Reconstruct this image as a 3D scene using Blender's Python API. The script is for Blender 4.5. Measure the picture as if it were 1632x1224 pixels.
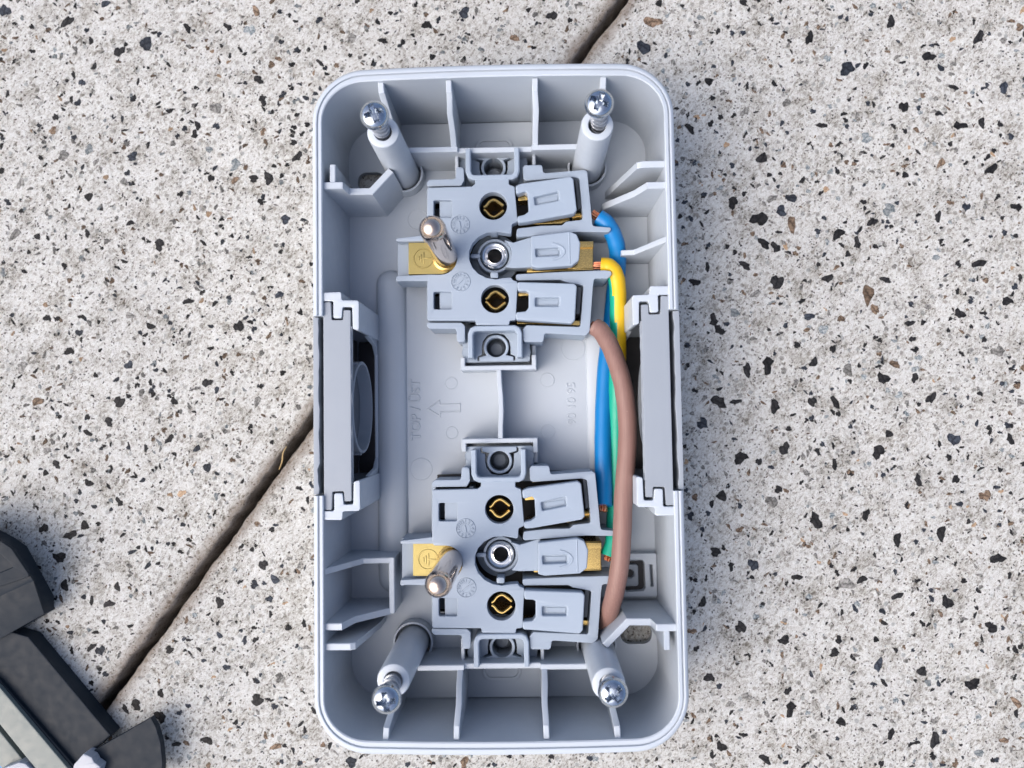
import bpy, bmesh, math, random
from mathutils import Vector, Matrix
from mathutils.geometry import tessellate_polygon

for o in list(bpy.data.objects):
    bpy.data.objects.remove(o)
SC = bpy.context.scene
COL = SC.collection
R = math.radians
MM = 0.001                      # everything below is laid out in millimetres

# ------------------------------------------------------------------ camera
FPX, CX, CY = 1226.0, 816.0, 612.0
CAM_H = 168.0
_n = Vector((840 - CX, 670 - CY, FPX)).normalized()
_Z = -_n
_up = Vector((math.sin(-.0166), -math.cos(-.0166), 0))
_Y = (_up - _Z * _up.dot(_Z)).normalized()
_X = _Y.cross(_Z)
CAM_XY = (5.7, -3.45)
cam_data = bpy.data.cameras.new('camera')
cam = bpy.data.objects.new('camera', cam_data)
COL.objects.link(cam)
right = Vector((_X.x, _Y.x, _Z.x))
down = Vector((_X.y, _Y.y, _Z.y))
fwd = Vector((_X.z, _Y.z, _Z.z))
cam.matrix_world = Matrix(((right.x, -down.x, -fwd.x, CAM_XY[0] * MM),
                           (right.y, -down.y, -fwd.y, CAM_XY[1] * MM),
                           (right.z, -down.z, -fwd.z, CAM_H * MM), (0, 0, 0, 1)))
cam_data.sensor_width = 36
cam_data.lens = FPX / 1632 * 36
cam_data.clip_start = 0.005
cam_data.clip_end = 400
cam_data.dof.use_dof = True
cam_data.dof.focus_distance = 0.152
cam_data.dof.aperture_fstop = 16.0
SC.camera = cam

# ------------------------------------------------------------------ sky, sun, exposure
SUN_EL, SUN_AZ = 50.0, 208.0     # azimuth measured from +X counter-clockwise: light comes from the left and a little from below the frame
world = bpy.data.worlds.new('World')
SC.world = world
world.use_nodes = True
wn = world.node_tree
sky = wn.nodes.new('ShaderNodeTexSky')
sky.sky_type = 'NISHITA'
sky.sun_disc = False
sky.sun_elevation = R(SUN_EL)
sky.sun_rotation = R(90 - SUN_AZ)
sky.air_density = .75
sky.dust_density = 6.0
sky.ozone_density = 1.0
wn.links.new(sky.outputs[0], wn.nodes['Background'].inputs[0])
wn.nodes['Background'].inputs[1].default_value = 0.15
sd = bpy.data.lights.new('sun', 'SUN')
sd.energy = .8
sd.angle = R(78)
sd.color = (1.0, 0.97, 0.94)
sun = bpy.data.objects.new('sun', sd)
COL.objects.link(sun)
dirv = Vector((math.cos(R(SUN_AZ)) * math.cos(R(SUN_EL)), math.sin(R(SUN_AZ)) * math.cos(R(SUN_EL)), math.sin(R(SUN_EL))))
sun.rotation_euler = dirv.to_track_quat('Z', 'Y').to_euler()
sun.location = dirv * 0.5
SC.cycles.diffuse_bounces = 1
SC.view_settings.view_transform = 'Standard'
SC.view_settings.look = 'None'
SC.view_settings.exposure = 0.52
SC.view_settings.gamma = 1.0
SC.view_settings.use_curve_mapping = False

# ------------------------------------------------------------------ measuring helper: picture point at a known height -> millimetres
def at(u, v, z):
    d = Vector((u - CX, v - CY, FPX))
    w = Vector((_X.dot(d), _Y.dot(d), _Z.dot(d)))
    t = (z - CAM_H) / w.z
    return (w.x * t + CAM_XY[0], w.y * t + CAM_XY[1])

# ------------------------------------------------------------------ materials
def new_mat(name):
    m = bpy.data.materials.new(name)
    m.use_nodes = True
    return m, m.node_tree.nodes, m.node_tree.links, m.node_tree.nodes['Principled BSDF']

def mm_coords(N, L, scale=1000.0):
    tc = N.new('ShaderNodeTexCoord')
    mp = N.new('ShaderNodeMapping')
    mp.inputs['Scale'].default_value = (scale,) * 3
    L.new(tc.outputs['Object'], mp.inputs['Vector'])
    return mp.outputs[0]

def noise(N, L, vec, scale, detail=4, rough=.55, dist=0):
    n = N.new('ShaderNodeTexNoise')
    n.inputs['Scale'].default_value = scale
    n.inputs['Detail'].default_value = detail
    n.inputs['Roughness'].default_value = rough
    n.inputs['Distortion'].default_value = dist
    L.new(vec, n.inputs['Vector'])
    return n.outputs['Fac']

def ramp(N, L, fac, stops):
    r = N.new('ShaderNodeValToRGB')
    el = r.color_ramp.elements
    while len(el) < len(stops):
        el.new(.5)
    for e, (p, c) in zip(el, stops):
        e.position = p
        e.color = (c, c, c, 1) if isinstance(c, (int, float)) else (*c, 1)
    L.new(fac, r.inputs[0])
    return r.outputs[0]

def mix(N, L, fac, a, b, mode='MIX'):
    m = N.new('ShaderNodeMix')
    m.data_type = 'RGBA'
    m.blend_type = mode
    if isinstance(fac, (int, float)):
        m.inputs[0].default_value = fac
    else:
        L.new(fac, m.inputs[0])
    for i, v in ((6, a), (7, b)):
        if isinstance(v, tuple):
            m.inputs[i].default_value = (*v, 1)
        else:
            L.new(v, m.inputs[i])
    return m.outputs[2]

def bump(N, L, h, dist, strength, bsdf, normal=None):
    b = N.new('ShaderNodeBump')
    b.inputs['Distance'].default_value = dist
    b.inputs['Strength'].default_value = strength
    L.new(h, b.inputs['Height'])
    if normal:
        L.new(normal, b.inputs['Normal'])
    L.new(b.outputs[0], bsdf.inputs['Normal'])
    return b.outputs[0]

def plastic(name, col, rough=.42, grain=.5, dust=.06, spec=.45):
    m, N, L, B = new_mat(name)
    v = mm_coords(N, L)
    n1 = noise(N, L, v, .12, 3)
    n2 = noise(N, L, v, 6, 3)
    c = mix(N, L, n1, tuple(x * .95 for x in col), tuple(min(1, x * 1.04) for x in col))
    specks = ramp(N, L, noise(N, L, v, 1.3, 5, .7), [(.66, 0), (.74, dust)])
    c = mix(N, L, specks, c, (.5, .47, .42))
    L.new(c, B.inputs['Base Color'])
    r = ramp(N, L, noise(N, L, v, .5, 4), [(.3, rough - .07), (.7, rough + .1)])
    L.new(r, B.inputs['Roughness'])
    B.inputs['Specular IOR Level'].default_value = spec
    bump(N, L, n2, .00002, grain, B)
    return m

def metal(name, col, rough=.2, scratch=.3, stretch=(1, 1, 1), metallic=1.0):
    m, N, L, B = new_mat(name)
    v = mm_coords(N, L)
    mp = N.new('ShaderNodeMapping')
    mp.inputs['Scale'].default_value = stretch
    L.new(v, mp.inputs[0])
    n = noise(N, L, mp.outputs[0], 3, 4)
    c = mix(N, L, n, tuple(x * .78 for x in col), tuple(min(1, x * 1.08) for x in col))
    L.new(c, B.inputs['Base Color'])
    B.inputs['Metallic'].default_value = metallic
    L.new(ramp(N, L, n, [(.3, max(.02, rough - .08)), (.7, rough + .1)]), B.inputs['Roughness'])
    bump(N, L, n, .00003, scratch, B)
    return m

M = {}
M['shell'] = plastic('light_grey_plastic', (.50, .57, .655), .38, .6, .10)
M['module'] = plastic('blue_grey_plastic', (.33, .405, .505), .42, .6, .10)
M['lever'] = plastic('pale_grey_plastic', (.345, .425, .53), .40, .6, .10)
M['insert'] = plastic('mid_grey_plastic', (.30, .345, .405), .46, .6)
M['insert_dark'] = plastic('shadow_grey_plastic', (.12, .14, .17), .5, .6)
M['cover'] = plastic('slate_plastic', (.014, .022, .033), .5, .1, .0, .16)
M['rail'] = plastic('sage_plastic', (.16, .195, .195), .4, .6, .4)
M['clip'] = plastic('milky_plastic', (.36, .40, .47), .35, .3)
M['black'] = plastic('shade_black', (.018, .018, .022), .5, .3, 0)  # stands in for shade in the recesses and cavities
M['brass'] = metal('brass', (.80, .56, .20), .22, .15, (1, 4, 1))
M['brass_plate'] = metal('brushed_brass', (.40, .335, .14), .45, 1.0, (9, .6, 1))
M['nickel'] = metal('nickel', (.74, .60, .50), .09, .10)
M['zinc'] = metal('zinc', (.50, .56, .64), .13, .12)
M['zinc_bright'] = metal('bright_zinc', (.80, .82, .85), .14, .1)
M['zinc_thread'] = metal('dull_zinc', (.42, .46, .52), .35, .3, metallic=.7)
M['copper'] = metal('copper', (.85, .36, .20), .3, .3)
M['wire_blue'] = plastic('blue_insulation', (.004, .20, .54), .36, .5, .02)
M['wire_yellow'] = plastic('yellow_insulation', (.78, .50, .012), .36, .5, .02)
M['wire_green'] = plastic('green_insulation', (.01, .40, .27), .36, .5, .02)

def brown_mat():
    m, N, L, B = new_mat('brown_insulation')
    v = mm_coords(N, L)
    mp = N.new('ShaderNodeMapping')
    mp.inputs['Scale'].default_value = (3.5, .12, 3.5)
    L.new(v, mp.inputs[0])
    n = noise(N, L, mp.outputs[0], 1, 4)
    c = mix(N, L, n, (.19, .105, .09), (.31, .185, .16))
    fl = ramp(N, L, noise(N, L, v, 1.6, 4, .6), [(.68, 0), (.73, .5)])
    c = mix(N, L, fl, c, (.42, .30, .26))
    L.new(c, B.inputs['Base Color'])
    B.inputs['Roughness'].default_value = .5
    bump(N, L, n, .00006, .5, B)
    return m
M['wire_brown'] = brown_mat()

# concrete with fine aggregate.  Slab objects have X along the joint and Y across it (joint edge at Y = 0).
def concrete_mat():
    m, N, L, B = new_mat('washed_concrete')
    tc = N.new('ShaderNodeTexCoord')
    mp = N.new('ShaderNodeMapping')
    mp.inputs['Scale'].default_value = (1000,) * 3
    L.new(tc.outputs['Object'], mp.inputs[0])
    v = mp.outputs[0]
    rm = N.new('ShaderNodeMapping'); rm.inputs['Rotation'].default_value = (0, 0, R(95)); rm.inputs['Scale'].default_value = (.8, 1.25, 1)
    L.new(v, rm.inputs[0]); vs = rm.outputs[0]
    grain = noise(N, L, vs, .95, 10, .80, .8)
    fine = noise(N, L, vs, 2.3, 8, .82, .6)
    broad = noise(N, L, v, .035, 3, .5)
    patch = noise(N, L, v, .17, 5, .6)
    pm = N.new('ShaderNodeMath'); pm.operation = 'MULTIPLY_ADD'; L.new(patch, pm.inputs[0]); pm.inputs[1].default_value = .16; pm.inputs[2].default_value = -.07
    g2 = N.new('ShaderNodeMath'); g2.operation = 'ADD'; L.new(grain, g2.inputs[0]); L.new(pm.outputs[0], g2.inputs[1])
    f2 = N.new('ShaderNodeMath'); f2.operation = 'ADD'; L.new(fine, f2.inputs[0]); L.new(pm.outputs[0], f2.inputs[1])
    c = ramp(N, L, g2.outputs[0], [(.34, (.06, .056, .05)), (.39, (.23, .215, .19)), (.435, (.50, .485, .455)), (.485, (.76, .76, .75)), (.62, (.87, .885, .89))])
    f = ramp(N, L, f2.outputs[0], [(.355, (.08, .072, .064)), (.41, (.42, .39, .35)), (.455, (.88, .865, .835)), (.52, (1, 1, .99))])
    c = mix(N, L, 1.0, c, f, 'MULTIPLY')
    # mid-size mineral grains, grey, tan and bluish
    vo = N.new('ShaderNodeTexVoronoi')
    vo.inputs['Scale'].default_value = .75
    vo.inputs['Randomness'].default_value = 1
    wv = N.new('ShaderNodeVectorMath'); wv.operation = 'ADD'
    nz = N.new('ShaderNodeTexNoise'); nz.inputs['Scale'].default_value = 1.6; nz.inputs['Detail'].default_value = 6; nz.inputs['Roughness'].default_value = .7
    L.new(v, nz.inputs['Vector'])
    L.new(v, wv.inputs[0]); L.new(nz.outputs['Color'], wv.inputs[1])
    L.new(wv.outputs[0], vo.inputs['Vector'])
    sep = N.new('ShaderNodeSeparateColor'); L.new(vo.outputs['Color'], sep.inputs[0])
    tint = ramp(N, L, sep.outputs[0], [(0, (.10, .10, .10)), (.25, (.24, .20, .155)), (.5, (.27, .31, .33)), (.75, (.33, .31, .28)), (1, (.14, .135, .13))])
    sel = ramp(N, L, sep.outputs[1], [(.70, 0), (.73, 1)])
    near = ramp(N, L, vo.outputs['Distance'], [(.30, 1), (.42, 0)])
    k = N.new('ShaderNodeMath'); k.operation = 'MULTIPLY'; L.new(sel, k.inputs[0]); L.new(near, k.inputs[1])
    k2 = N.new('ShaderNodeMath'); k2.operation = 'MULTIPLY'; L.new(k.outputs[0], k2.inputs[0]); L.new(ramp(N, L, fine, [(.35, .25), (.6, .75)]), k2.inputs[1])
    c = mix(N, L, k2.outputs[0], c, tint)
    # tiny dark specks
    v2 = N.new('ShaderNodeTexVoronoi'); v2.inputs['Scale'].default_value = 1.5; L.new(wv.outputs[0], v2.inputs['Vector'])
    s2 = N.new('ShaderNodeSeparateColor'); L.new(v2.outputs['Color'], s2.inputs[0])
    a = ramp(N, L, s2.outputs[0], [(.70, 0), (.74, 1)])
    b_ = ramp(N, L, v2.outputs['Distance'], [(.22, 1), (.34, 0)])
    k3 = N.new('ShaderNodeMath'); k3.operation = 'MULTIPLY'; L.new(a, k3.inputs[0]); L.new(b_, k3.inputs[1])
    c = mix(N, L, k3.outputs[0], c, (.055, .05, .048))
    # broad tone
    c = mix(N, L, 1.0, c, ramp(N, L, broad, [(.3, (.91, .925, .93)), (.7, (.985, 1, 1))]), 'MULTIPLY')
    c = mix(N, L, 1.0, c, ramp(N, L, patch, [(.34, (.86, .85, .83)), (.48, (1, 1, 1))]), 'MULTIPLY')
    # ingrained brown dirt along the joint edge
    sx = N.new('ShaderNodeSeparateXYZ'); L.new(v, sx.inputs[0])
    ab = N.new('ShaderNodeMath'); ab.operation = 'ABSOLUTE'; L.new(sx.outputs[1], ab.inputs[0])
    ed = N.new('ShaderNodeMath'); ed.operation = 'MULTIPLY_ADD'; L.new(patch, ed.inputs[0]); ed.inputs[1].default_value = -6; L.new(ab.outputs[0], ed.inputs[2])
    dirt = N.new('ShaderNodeMapRange'); L.new(ed.outputs[0], dirt.inputs[0])
    dirt.inputs[1].default_value = -2.4; dirt.inputs[2].default_value = -.2; dirt.inputs[3].default_value = .7; dirt.inputs[4].default_value = 0
    c = mix(N, L, dirt.outputs[0], c, mix(N, L, grain, (.05, .035, .024), (.34, .25, .18)))
    L.new(c, B.inputs['Base Color'])
    B.inputs['Roughness'].default_value = .82
    B.inputs['Specular IOR Level'].default_value = .25
    hh = N.new('ShaderNodeMath'); hh.operation = 'MULTIPLY_ADD'; L.new(fine, hh.inputs[0]); hh.inputs[1].default_value = .35; L.new(grain, hh.inputs[2])
    bump(N, L, hh.outputs[0], .0010, .8, B)
    return m
M['concrete'] = concrete_mat()

def stone_mat(name, a, b, rough=.45):
    m, N, L, B = new_mat(name)
    v = mm_coords(N, L)
    oi = N.new('ShaderNodeObjectInfo')
    n = noise(N, L, v, 2.2, 5, .65)
    c = mix(N, L, ramp(N, L, n, [(.40, 0), (.62, 1)]), a, b)
    hs = N.new('ShaderNodeHueSaturation')
    mr = N.new('ShaderNodeMapRange'); L.new(oi.outputs['Random'], mr.inputs[0]); mr.inputs[3].default_value = .7; mr.inputs[4].default_value = 1.45
    L.new(mr.outputs[0], hs.inputs['Value']); L.new(c, hs.inputs['Color'])
    L.new(hs.outputs[0], B.inputs['Base Color'])
    B.inputs['Roughness'].default_value = rough
    B.inputs['Specular IOR Level'].default_value = .22
    bump(N, L, n, .0003, 1.0, B)
    return m
STONE = [stone_mat('black_stone', (.004, .004, .005), (.028, .028, .03)),
         stone_mat('blue_black_stone', (.008, .011, .018), (.05, .06, .078)),
         stone_mat('grey_stone', (.07, .07, .068), (.30, .30, .29), .6),
         stone_mat('brown_stone', (.05, .035, .025), (.24, .175, .125), .6),
         stone_mat('blue_grey_stone', (.10, .13, .15), (.38, .41, .42), .6),
         stone_mat('tan_stone', (.30, .20, .12), (.44, .34, .24), .6)]

def soil_mat():
    m, N, L, B = new_mat('dark_soil')
    v = mm_coords(N, L)
    n = noise(N, L, v, .8, 6, .7)
    L.new(ramp(N, L, n, [(.3, (.008, .006, .005)), (.7, (.06, .045, .033))]), B.inputs['Base Color'])
    B.inputs['Roughness'].default_value = .95
    bump(N, L, n, .002, 1, B)
    return m
M['soil'] = soil_mat()

# ------------------------------------------------------------------ mesh helpers (all in millimetres)
def make_mesh(name, verts, faces, mats, idx=None, smooth=35):
    me = bpy.data.meshes.new(name)
    me.from_pydata([(x * MM, y * MM, z * MM) for x, y, z in verts], [], faces)
    for m in (mats if isinstance(mats, (list, tuple)) else [mats]):
        me.materials.append(m)
    if idx:
        me.polygons.foreach_set('material_index', idx)
    bm = bmesh.new(); bm.from_mesh(me)
    bmesh.ops.recalc_face_normals(bm, faces=bm.faces)
    bm.to_mesh(me); bm.free()
    if smooth:
        me.polygons.foreach_set('use_smooth', [True] * len(me.polygons))
        me.set_sharp_from_angle(angle=R(smooth))
        me['weighted'] = 1 if smooth == 35 else 0
    me.update()
    return me

def link(name, data, parent=None, loc=(0, 0, 0), rot=(0, 0, 0)):
    o = bpy.data.objects.new(name, data)
    COL.objects.link(o)
    o.location = [c * MM for c in loc]
    o.rotation_euler = rot
    if parent:
        o.parent = parent
    if data is not None and data.get('weighted'):
        w = o.modifiers.new('weighted', 'WEIGHTED_NORMAL')
        w.keep_sharp = True
        w.weight = 80
    return o

def tag(o, label=None, cat=None, group=None, kind=None):
    for k, v in (('label', label), ('category', cat), ('group', group), ('kind', kind)):
        if v:
            o[k] = v
    return o

def thing(name, loc, label, cat, group=None, rot=(0, 0, 0)):
    o = link(name, None, None, loc, rot)
    o.empty_display_size = .01
    return tag(o, label, cat, group)

def copy_tree(o, parent=None):
    c = o.copy(); COL.objects.link(c); c.parent = parent
    for ch in list(o.children):
        copy_tree(ch, c)
    return c

class MB:
    def __init__(s): s.v, s.f, s.m = [], [], []
    def add(s, part, mi=0, mat=None):
        v, f = part
        n = len(s.v)
        s.v += [tuple(mat @ Vector(p)) for p in v] if mat else list(v)
        s.f += [tuple(i + n for i in q) for q in f]
        s.m += [mi] * len(f)
        return s
    def build(s, name, mats, parent=None, loc=(0, 0, 0), rot=(0, 0, 0), smooth=35):
        return link(name, make_mesh(name, s.v, s.f, mats, s.m, smooth), parent, loc, rot)

def area2(p):
    return sum(p[i - 1][0] * p[i][1] - p[i][0] * p[i - 1][1] for i in range(len(p)))

def fillet(pts, r, n=4):
    if r <= 0:
        return [tuple(p[:2]) for p in pts]
    out = []
    k = len(pts)
    for i in range(k):
        p, a, b = Vector(pts[i][:2]), Vector(pts[i - 1][:2]), Vector(pts[(i + 1) % k][:2])
        u, w = (a - p), (b - p)
        lu, lw = u.length, w.length
        if lu < 1e-6 or lw < 1e-6:
            continue
        u /= lu; w /= lw
        ang = math.acos(max(-1, min(1, u.dot(w))))
        if ang > R(172) or ang < R(4):
            out.append(tuple(p)); continue
        d = min(r / math.tan(ang / 2), .45 * lu, .45 * lw)
        rr = d * math.tan(ang / 2)
        s, e = p + u * d, p + w * d
        c = p + (u + w).normalized() * (rr / math.sin(ang / 2))
        a0 = math.atan2(s.y - c.y, s.x - c.x); a1 = math.atan2(e.y - c.y, e.x - c.x)
        da = (a1 - a0 + math.pi) % (2 * math.pi) - math.pi
        for j in range(n + 1):
            t = a0 + da * j / n
            out.append((c.x + rr * math.cos(t), c.y + rr * math.sin(t)))
    return out

def circle(x, y, r, n=32, a0=0, a1=360):
    full = abs(a1 - a0) >= 359.9
    m = n if full else n + 1
    return [(x + r * math.cos(R(a0 + (a1 - a0) * i / n)), y + r * math.sin(R(a0 + (a1 - a0) * i / n))) for i in range(m)]

def rect(x0, y0, x1, y1):
    return [(x0, y0), (x1, y0), (x1, y1), (x0, y1)]

def offset(loop, d):
    out = []
    k = len(loop)
    for i in range(k):
        a, p, b = Vector(loop[i - 1]), Vector(loop[i]), Vector(loop[(i + 1) % k])
        e1, e2 = (p - a), (b - p)
        if e1.length < 1e-9: e1 = e2
        if e2.length < 1e-9: e2 = e1
        n1 = Vector((-e1.y, e1.x)).normalized(); n2 = Vector((-e2.y, e2.x)).normalized()
        n = n1 + n2
        if n.length < 1e-6: n = n1
        n.normalize()
        c = max(.4, n.dot(n1))
        q = p + n * (d / c)
        out.append((q.x, q.y))
    return out

def prism(outer, z0, z1, holes=(), pits=(), bev=.2, steps=2, bottom=True):
    v, f = [], []
    loops = []
    o = list(outer)
    if area2(o) < 0: o.reverse()
    loops.append((o, None))
    for h in holes:
        h = list(h)
        if area2(h) > 0: h.reverse()
        loops.append((h, None))
    for h, d in pits:
        h = list(h)
        if area2(h) > 0: h.reverse()
        loops.append((h, d))
    tops, bots = [], []
    for lp, depth in loops:
        k = len(lp)
        rings = []
        if bev > 0:
            for s in range(steps + 1):
                t = s / steps * math.pi / 2
                rings.append((offset(lp, bev * (1 - math.sin(t))), z1 - bev * (1 - math.cos(t))))
        else:
            rings.append((lp, z1))
        if depth is None:
            rings.append((lp, z0))
        else:
            rings.append((offset(lp, -.12), z1 - depth))
        base = []
        for pts, z in rings:
            base.append(len(v))
            v += [(x, y, z) for x, y in pts]
        for r in range(len(rings) - 1):
            for i in range(k):
                j = (i + 1) % k
                f.append((base[r] + i, base[r] + j, base[r + 1] + j, base[r + 1] + i))
        tops.append(range(base[0], base[0] + k))
        if depth is None:
            bots.append(range(base[-1], base[-1] + k))
        else:
            f.append(tuple(range(base[-1], base[-1] + k)))
    for group in ([tops, bots] if bottom else [tops]):
        flat = [i for g in group for i in g]
        tris = tessellate_polygon([[Vector((v[i][0], v[i][1], 0)) for i in g] for g in group])
        f += [tuple(flat[i] for i in t) for t in tris]
    return v, f

def wall(pts, thick, zb, ch=.15):
    """free-standing rib along pts (x, y, top z), closed solid with a softened top edge"""
    k = len(pts)
    v, f = [], []
    for i in range(k):
        p = Vector(pts[i][:2])
        a = Vector(pts[max(0, i - 1)][:2]); b = Vector(pts[min(k - 1, i + 1)][:2])
        d1 = (p - a) if i else (b - p); d2 = (b - p) if i < k - 1 else (p - a)
        if d1.length < 1e-6: d1 = d2
        if d2.length < 1e-6: d2 = d1
        n1 = Vector((-d1.y, d1.x)).normalized(); n2 = Vector((-d2.y, d2.x)).normalized()
        n = (n1 + n2).normalized()
        n = n / max(.45, n.dot(n1))
        z = pts[i][2]; h = thick / 2
        zz = zb if not isinstance(zb, (list, tuple)) else zb[i]
        for s, zc in ((h, zz), (h, z - ch), (h - ch, z), (-h + ch, z), (-h, z - ch), (-h, zz)):
            v.append((p.x + n.x * s, p.y + n.y * s, zc))
    for i in range(k - 1):
        for j in range(6):
            a, b = i * 6 + j, i * 6 + (j + 1) % 6
            f.append((a, b, b + 6, a + 6))
    f.append(tuple(range(5, -1, -1)))
    f.append(tuple((k - 1) * 6 + j for j in range(6)))
    return v, f

def lathe(prof, n=32, cx=0, cy=0, cap=True):
    v, f = [], []
    for r, z in prof:
        for i in range(n):
            a = 2 * math.pi * i / n
            v.append((cx + r * math.cos(a), cy + r * math.sin(a), z))
    for k in range(len(prof) - 1):
        for i in range(n):
            j = (i + 1) % n
            f.append((k * n + i, k * n + j, (k + 1) * n + j, (k + 1) * n + i))
    if cap:
        f.append(tuple(range(n - 1, -1, -1)))
        f.append(tuple((len(prof) - 1) * n + i for i in range(n)))
    return v, f

def smooth_path(pts, per=8):
    P = [Vector(p) for p in pts]
    P = [2 * P[0] - P[1]] + P + [2 * P[-1] - P[-2]]
    out = []
    for i in range(1, len(P) - 2):
        for s in range(per):
            t = s / per
            a, b, c, d = P[i - 1], P[i], P[i + 1], P[i + 2]
            out.append(.5 * (2 * b + (c - a) * t + (2 * a - 5 * b + 4 * c - d) * t * t + (3 * b - a - 3 * c + d) * t ** 3))
    out.append(P[-2])
    return out

def tube(path, r, n=16, radii=None, cap=True, tilt=0):
    v, f = [], []
    prev = None
    for i, p in enumerate(path):
        t = (path[min(i + 1, len(path) - 1)] - path[max(i - 1, 0)]).normalized()
        if prev is None:
            ref = Vector((0, 0, 1)) if abs(t.z) < .9 else Vector((1, 0, 0))
            u = ref.cross(t).normalized()
        else:
            u = (prev - t * prev.dot(t)).normalized()
        prev = u
        w = t.cross(u)
        rr = radii[i] if radii else r
        for k in range(n):
            a = 2 * math.pi * k / n + tilt * i / len(path)
            v.append(tuple(p + u * rr * math.cos(a) + w * rr * math.sin(a)))
    for i in range(len(path) - 1):
        for k in range(n):
            j = (k + 1) % n
            f.append((i * n + k, i * n + j, (i + 1) * n + j, (i + 1) * n + k))
    if cap:
        f.append(tuple(range(n - 1, -1, -1)))
        f.append(tuple((len(path) - 1) * n + k for k in range(n)))
    return v, f

def text_part(s, size, depth, rotz=0, loc=(0, 0, 0)):
    cu = bpy.data.curves.new('lettering', 'FONT')
    cu.body = s; cu.size = size; cu.extrude = depth / 2
    cu.align_x = 'CENTER'; cu.align_y = 'CENTER'
    cu.resolution_u = 3
    cu.bevel_depth = depth * .3; cu.bevel_resolution = 0; cu.offset = -depth * .12
    ob = bpy.data.objects.new('lettering', cu)
    me = bpy.data.meshes.new_from_object(ob)
    mt = Matrix.Translation(loc) @ Matrix.Rotation(rotz, 4, 'Z')
    v = [tuple(mt @ p.co) for p in me.vertices]
    f = [tuple(p.vertices) for p in me.polygons]
    bpy.data.objects.remove(ob); bpy.data.curves.remove(cu); bpy.data.meshes.remove(me)
    return v, f

# ================================================================== pavement
JOINT_P = Vector((22.5, 82.3)); JOINT_D = Vector((1, 1.33)).normalized(); JOINT_N = Vector((-JOINT_D.y, JOINT_D.x))
JOINT_ANG = math.atan2(JOINT_D.y, JOINT_D.x)

gm = make_mesh('ground', [(-90000, -90000, -14), (90000, -90000, -14), (90000, 90000, -14), (-90000, 90000, -14)], [(0, 1, 2, 3)], M['soil'], smooth=0)
tag(link('ground', gm), kind='structure')
pavement = link('pavement', None)
pavement.empty_display_size = .01
tag(pavement, kind='structure')

def slab(side):
    """one concrete slab, X along the joint, Y = distance from its own joint edge; rounded, slightly ragged arris"""
    rng = random.Random(4 + side)
    xs = [-700] + [-190 + i * 1.0 for i in range(401)] + [900]
    prof = [(0.0, -14), (0.0, -1.3), (.1, -.7), (.28, -.3), (.6, -.1), (1.2, -.02), (2.2, 0), (900, 0)]
    v, f = [], []
    w1 = w2 = 0
    for x in xs:
        w1 = w1 * .72 + rng.uniform(-.26, .26)
        w2 = w2 * .93 + rng.uniform(-.10, .10)
        for j, (y, z) in enumerate(prof):
            k = max(0, 1 - j / 6.0)
            yy = y + (w1 + w2) * k
            v.append((x, side * yy, z + (w1 * .16 if 1 < j < 6 else 0)))
    n = len(prof)
    for i in range(len(xs) - 1):
        for j in range(n - 1):
            f.append((i * n + j, i * n + j + 1, (i + 1) * n + j + 1, (i + 1) * n + j))
    me = make_mesh('slab', v, f, M['concrete'], smooth=60)
    off = 1.0 * side
    o = link('slab', me, pavement, (JOINT_P.x + JOINT_N.x * off, JOINT_P.y + JOINT_N.y * off, 0), (0, 0, JOINT_ANG))
    return o
slab_far, slab_near = slab(1), slab(-1)

# stone chips set in the concrete
rng = random.Random(11)
def chip_mesh(seed, mat):
    r = random.Random(seed)
    n = r.choice([10, 11, 12, 13])
    st = r.uniform(.5, 1.0)
    ph = [r.uniform(0, 6.28) for _ in range(3)]
    ring = []
    for i in range(n):
        a = 2 * math.pi * (i + r.uniform(-.3, .3)) / n
        q = 1 + .2 * math.sin(2 * a + ph[0]) + .17 * math.sin(3 * a + ph[1]) + .10 * math.sin(5 * a + ph[2]) + r.uniform(-.13, .13)
        ring.append((.95 * q * math.cos(a), .95 * st * q * math.sin(a)))
    v = [(x, y, -.12) for x, y in ring] + [(x * .92, y * .92, .03 + r.uniform(-.035, .035)) for x, y in ring] + [(r.uniform(-.25, .25), r.uniform(-.2, .2), .07)]
    f = []
    for i in range(n):
        j = (i + 1) % n
        f.append((i, j, n + j, n + i))
        f.append((n + i, n + j, 2 * n))
    return v, f
CHIP_V = {}
for mi in range(6):
    for s in range(16):
        vf = chip_mesh(100 * mi + s, mi)
        CHIP_V[mi, s] = (vf, make_mesh('stone', vf[0], vf[1], STONE[mi], smooth=0))

def joint_dist(x, y):
    d = Vector((x, y)) - JOINT_P
    return d.dot(JOINT_N), d.dot(JOINT_D)

placed = []
def free(x, y, r):
    for (a, b, c) in placed:
        if abs(a - x) < r + c and abs(b - y) < r + c and (a - x) ** 2 + (b - y) ** 2 < (r + c) ** 2 * .8:
            return False
    return True
def place_chip(x, y, r, mi):
    t, s_ = joint_dist(x, y)
    if abs(t) < 1.35 + 2.2 + r * .6:
        return False
    side = slab_far if t > 0 else slab_near
    sg = 1 if t > 0 else -1
    o = link('stone', CHIP_V[mi, rng.randrange(10)][1], side)
    o.location = (s_ * MM, (t - 1.0 * sg) * MM, 0)
    o.rotation_euler = (0, 0, rng.uniform(0, 6.28))
    o.scale = (r, r * rng.uniform(.8, 1.1), rng.uniform(.7, 1.4))
    placed.append((x, y, r))
    return True
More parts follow.
